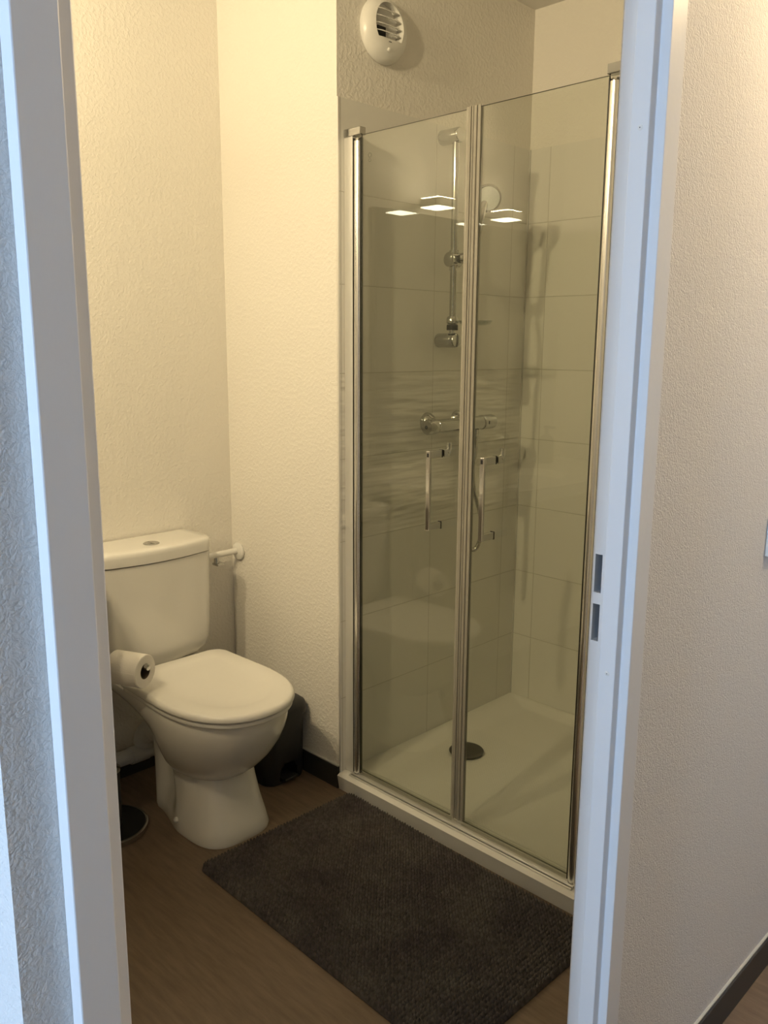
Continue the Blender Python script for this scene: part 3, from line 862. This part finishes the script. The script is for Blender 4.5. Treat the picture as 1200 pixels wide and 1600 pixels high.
bm = lathe((0.122, TYc - 0.004, 0.7895), (0, 0, 1), [(0, 0.0245), (0.003, 0.0245), (0.0045, 0.022), (0.0035, 0.020), (0.0042, 0.001)], 36)
add_box(bm, 0.102, 0.142, TYc - 0.0046, TYc - 0.0034, 0.7925, 0.7945)
obj('flush_button', bm, 'chrome', ci, 40)
# outlet bend to the wall
bm = tube(catmull([(0.24, -0.400, 0.205), (0.17, -0.395, 0.205), (0.115, -0.402, 0.190), (0.085, -0.412, 0.160), (0.080, -0.415, 0.134)], 8), 0.036, 28)
add_lathe(bm, (0.180, -0.398, 0.205), (-1, -0.08, -0.05), [(0, 0.038), (0.002, 0.045), (0.04, 0.045), (0.042, 0.038)], 32)
obj('outlet_bend', bm, 'white', t, 45)
# waste pipe along the wall to the washbasin
bm = tube([(0.080, -0.372, 0.104), (0.080, -0.60, 0.110), (0.080, -0.845, 0.116)], 0.0235, 24)
add_lathe(bm, (0.080, -0.470, 0.106), (0, 1, 0), [(0, 0.024), (0.001, 0.0275), (0.06, 0.0275), (0.061, 0.024)], 24)
tag(obj('waste_pipe', bm, 'white', None, 40), 'white waste pipe running low along the wall behind the toilet', 'pipe')

# water supply at the cistern
t = thing('supply_pipe', (0.045, 0.0, 0.69), 'white water pipe from the side wall to the cistern', 'pipe')
obj('pipe', tube([(0.045, -0.004, 0.692), (0.045, -0.10, 0.692), (0.045, -0.182, 0.692)], 0.0105, 18), 'white', t, 40)
obj('flange', lathe((0.045, -0.0005, 0.690), (0, -1, 0), [(0, 0.026), (0.006, 0.030), (0.012, 0.028), (0.016, 0.020), (0.017, 0.010)], 32), 'white', t, 40)
bm = lathe((0.045, -0.098, 0.674), (0, 0, -1), [(-0.010, 0.008), (0.010, 0.009), (0.012, 0.007)], 18)
add_box(bm, 0.030, 0.062, -0.106, -0.074, 0.655, 0.664, 0.003)
o = obj('stop_valve', bm, 'chrome', t, 40); o['label'] = 'small chrome stop valve'

# ------------------------------------------------------------------ pedal bin
t = thing('pedal_bin', (0.29, -0.093, 0.0), 'dark grey pedal bin between the toilet and the wall', 'bin')
def bring(z, x0, x1, y0, y1, r, n=8):
    pts = []
    for cx, cy, a0 in ((x1 - r, y1 - r, 0), (x0 + r, y1 - r, PI / 2), (x0 + r, y0 + r, PI), (x1 - r, y0 + r, 1.5 * PI)):
        for k in range(n + 1):
            a = a0 + PI / 2 * k / n
            pts.append((cx + r * math.cos(a), cy + r * math.sin(a), z))
    return pts
bm = bmesh.new()
add_loft(bm, [bring(0.001, 0.215, 0.402, -0.168, -0.012, 0.04), bring(0.02, 0.213, 0.404, -0.169, -0.011, 0.04), bring(0.225, 0.205, 0.414, -0.174, -0.010, 0.045), bring(0.228, 0.207, 0.412, -0.172, -0.011, 0.045)])
bd = obj('body', bm, 'bin', t, 40)
bx_ = bmesh.new(); off = t.location
add_loft(bx_, [[(0.34 - off.x, y - off.y, z) for y, z in ((-0.125, 0.010), (-0.055, 0.010), (-0.055, 0.045), (-0.07, 0.068), (-0.11, 0.068), (-0.125, 0.045))],
               [(0.43 - off.x, y - off.y, z) for y, z in ((-0.125, 0.010), (-0.055, 0.010), (-0.055, 0.045), (-0.07, 0.068), (-0.11, 0.068), (-0.125, 0.045))]])
boolean_cut(bd, [bx_])
obj('pedal', box(0.350, 0.424, -0.118, -0.062, 0.014, 0.022, 0.003), 'bin', t)
bm = bmesh.new()
add_loft(bm, [bring(0.230, 0.200, 0.428, -0.178, -0.008, 0.046), bring(0.246, 0.200, 0.428, -0.178, -0.008, 0.046), bring(0.262, 0.204, 0.424, -0.174, -0.012, 0.046),
              bring(0.273, 0.216, 0.410, -0.162, -0.025, 0.042), bring(0.278, 0.24, 0.385, -0.14, -0.047, 0.03)])
obj('lid', bm, 'bin', t, 50)

# ------------------------------------------------------------------ paper stand and roll
E_ = Vector((0.400, -0.5770, 0.512)); D_ = Vector((0.91, 0.41, 0.0)).normalized()
BX = E_ - D_ * 0.155
t = thing('toilet_paper_stand', (BX.x, BX.y, 0.0), 'free-standing toilet paper holder with round dark base and chrome rim', 'paper stand')
bs = obj('base', lathe((BX.x, BX.y, 0.001), (0, 0, 1), [(0, 0.108), (0.002, 0.111), (0.017, 0.111), (0.019, 0.108), (0.0195, 0.1045)], 64), 'chrome', t, 40)
o = obj('base_top', lathe((BX.x, BX.y, 0.0205), (0, 0, 1), [(-0.001, 0.1040), (0.0005, 0.1035), (0.001, 0.001)], 64), 'black', bs, 40)
o['label'] = 'black disc set into the base'
PL = E_ - D_ * 0.205
obj('pole', tube([(PL.x, PL.y, 0.0220), (PL.x, PL.y, 0.30), (PL.x, PL.y, 0.58)], 0.0095, 20), 'chrome', t, 40)
ARM = E_ + Vector((0, 0, 0.0142))
obj('arm', lathe(ARM - D_ * 0.205, D_, [(0.0, 0.0050), (0.207, 0.0050), (0.2072, 0.0095), (0.216, 0.0095), (0.218, 0.007), (0.2182, 0.001)], 24), 'chrome', t, 40)
cup = BX + Vector((0.010, 0.004, 0))
obj('brush_cup', lathe((cup.x, cup.y, 0.0225), (0, 0, 1), [(0, 0.028), (0.002, 0.031), (0.165, 0.031), (0.1655, 0.0285), (0.01, 0.0285)], 36), 'bin', t, 40)
o = obj('collar', lathe((cup.x, cup.y, 0.1885), (0, 0, 1), [(0, 0.0315), (0.002, 0.034), (0.010, 0.034), (0.013, 0.028), (0.014, 0.012)], 36), 'chrome', t, 40)
t = thing('toilet_brush', (cup.x, cup.y, 0.2025), 'toilet brush handle standing in the cup of the paper stand', 'brush')
obj('handle', lathe((cup.x, cup.y, 0.2030), (0, 0, 1), [(0, 0.005), (0.14, 0.005), (0.142, 0.008), (0.152, 0.008), (0.154, 0.004)], 20), 'chrome', t, 40)
t = thing('toilet_paper_roll', tuple(E_), 'white toilet paper roll on the arm beside the toilet seat', 'toilet paper')
Q0 = E_ - D_ * 0.100
RO, RI = 0.0465, 0.0215
bm = lathe(Q0, D_, [(0.0, RI), (0.0, RO - 0.002), (0.002, RO), (0.098, RO), (0.100, RO - 0.002), (0.100, RI), (0.0, RI)], 56, False, False)
bmesh.ops.remove_doubles(bm, verts=bm.verts, dist=1e-6)
obj('paper', bm, 'paper', t, 40)
bm = lathe(Q0, D_, [(0.001, RI - 0.0003), (0.0995, RI - 0.0003), (0.0995, RI - 0.0018), (0.001, RI - 0.0018), (0.001, RI - 0.0003)], 40, False, False)
bmesh.ops.remove_doubles(bm, verts=bm.verts, dist=1e-6)
obj('core', bm, 'card', t, 40)
# loose sheet
sd = D_.cross(Vector((0, 0, 1))).normalized()        # horizontal, across the roll
pts = []
for k in range(10):
    a = -0.05 + k * 0.02
for s_ in (1,):
    prof = []
    for k in range(9):
        a = math.radians(10 - 10 * k / 8)
        prof.append(Vector((0, 0, 0)) + sd * (RO + 0.0006) * math.cos(a) * 1.0 + Vector((0, 0, (RO) * math.sin(a))))
    for k in range(1, 7):
        prof.append(sd * (RO + 0.0006 - 0.010 * (k / 6) ** 2) + Vector((0, 0, -0.0055 * k)))
    bm = bmesh.new()
    ra = [tuple(Q0 + D_ * 0.001 + q) for q in prof] + [tuple(Q0 + D_ * 0.001 + q + sd * 0.0006) for q in prof[::-1]]
    rb = [tuple(Q0 + D_ * 0.099 + q) for q in prof] + [tuple(Q0 + D_ * 0.099 + q + sd * 0.0006) for q in prof[::-1]]
    add_loft(bm, [ra, rb])
    obj('loose_sheet', bm, 'paper', t)

# ------------------------------------------------------------------ bath mat (chenille tufts)
LX, LY = 0.900, 0.545
ang = math.radians(-1.0)
ux, uy = Vector((math.cos(ang), math.sin(ang))), Vector((-math.sin(ang), math.cos(ang)))
c0 = Vector((0.6000, -0.5590))
sp = 0.0105
cx_, cy_ = int(LX / sp), int(LY / sp)
rng = np.random.default_rng(3)
hj = rng.uniform(0.88, 1.06, (cx_ + 2, cy_ + 2))
oj = rng.uniform(-0.045, 0.045, (cx_ + 2, cy_ + 2, 2))
sub = 5
nx, ny = cx_ * sub, cy_ * sub
verts = []; faces = []
for i in range(nx + 1):
    for j in range(ny + 1):
        u = i / sub; v = j / sub
        iu, iv = int(u), int(v)
        du = u - iu - 0.5 + oj[iu, iv, 0]; dv = v - iv - 0.5 + oj[iu, iv, 1]
        h = math.sqrt(max(0.0, 1 - (du * du + dv * dv) / 0.27))
        hz = 0.0035 + 0.0165 * h * hj[iu, iv]
        x, y = i / nx * LX, j / ny * LY
        e = min(x, LX - x, y, LY - y)
        if e < 0.004: hz = 0.003 + (hz - 0.003) * e / 0.004
        rr = 0.022
        dx = max(rr - x, 0) if x < rr else (max(x - (LX - rr), 0)); dy = max(rr - y, 0) if y < rr else (max(y - (LY - rr), 0))
        if dx > 0 and dy > 0:
            k = max(dx, dy) / math.hypot(dx, dy)
            sxn = -1 if x < rr else 1; syn = -1 if y < rr else 1
            x = (rr if sxn < 0 else LX - rr) + sxn * dx * k; y = (rr if syn < 0 else LY - rr) + syn * dy * k
        wv = 0.003 * math.sin(7 * x + 1) * math.sin(5 * y)
        q = c0 + ux * x + uy * (y + wv)
        verts.append((q.x, q.y, hz))
for i in range(nx):
    for j in range(ny):
        a = i * (ny + 1) + j
        faces.append((a, a + ny + 1, a + ny + 2, a + 1))
# underside
n0 = len(verts)
ring = [i * (ny + 1) for i in range(nx + 1)] + [nx * (ny + 1) + j for j in range(1, ny + 1)] + [i * (ny + 1) + ny for i in range(nx - 1, -1, -1)] + [j for j in range(ny - 1, 0, -1)]
for k in ring: verts.append((verts[k][0], verts[k][1], 0.0005))
for k in range(len(ring)):
    k2 = (k + 1) % len(ring)
    faces.append((ring[k2], ring[k], n0 + k, n0 + k2))
faces.append(tuple(range(n0 + len(ring) - 1, n0 - 1, -1)))
me = bpy.data.meshes.new('bath_mat'); me.from_pydata(verts, [], faces); me.materials.append(M['mat'])
me.shade_smooth()
bmat = bpy.data.objects.new('bath_mat', me); COL.objects.link(bmat)
tag(bmat, 'dark grey chenille bath mat on the floor in front of the shower', 'bath mat')

# ------------------------------------------------------------------ hall wall switch at the right edge
t = thing('light_switch', (XD, -0.04, 1.045), 'wall switch at the right edge of the picture', 'light switch')
obj('plate', box(XD + 0.0003, XD + 0.009, -0.074, 0.006, 1.005, 1.085, 0.002), 'white', t)
obj('rocker', box(XD + 0.0092, XD + 0.013, -0.060, -0.008, 1.020, 1.070, 0.002), 'steel_dark', t)
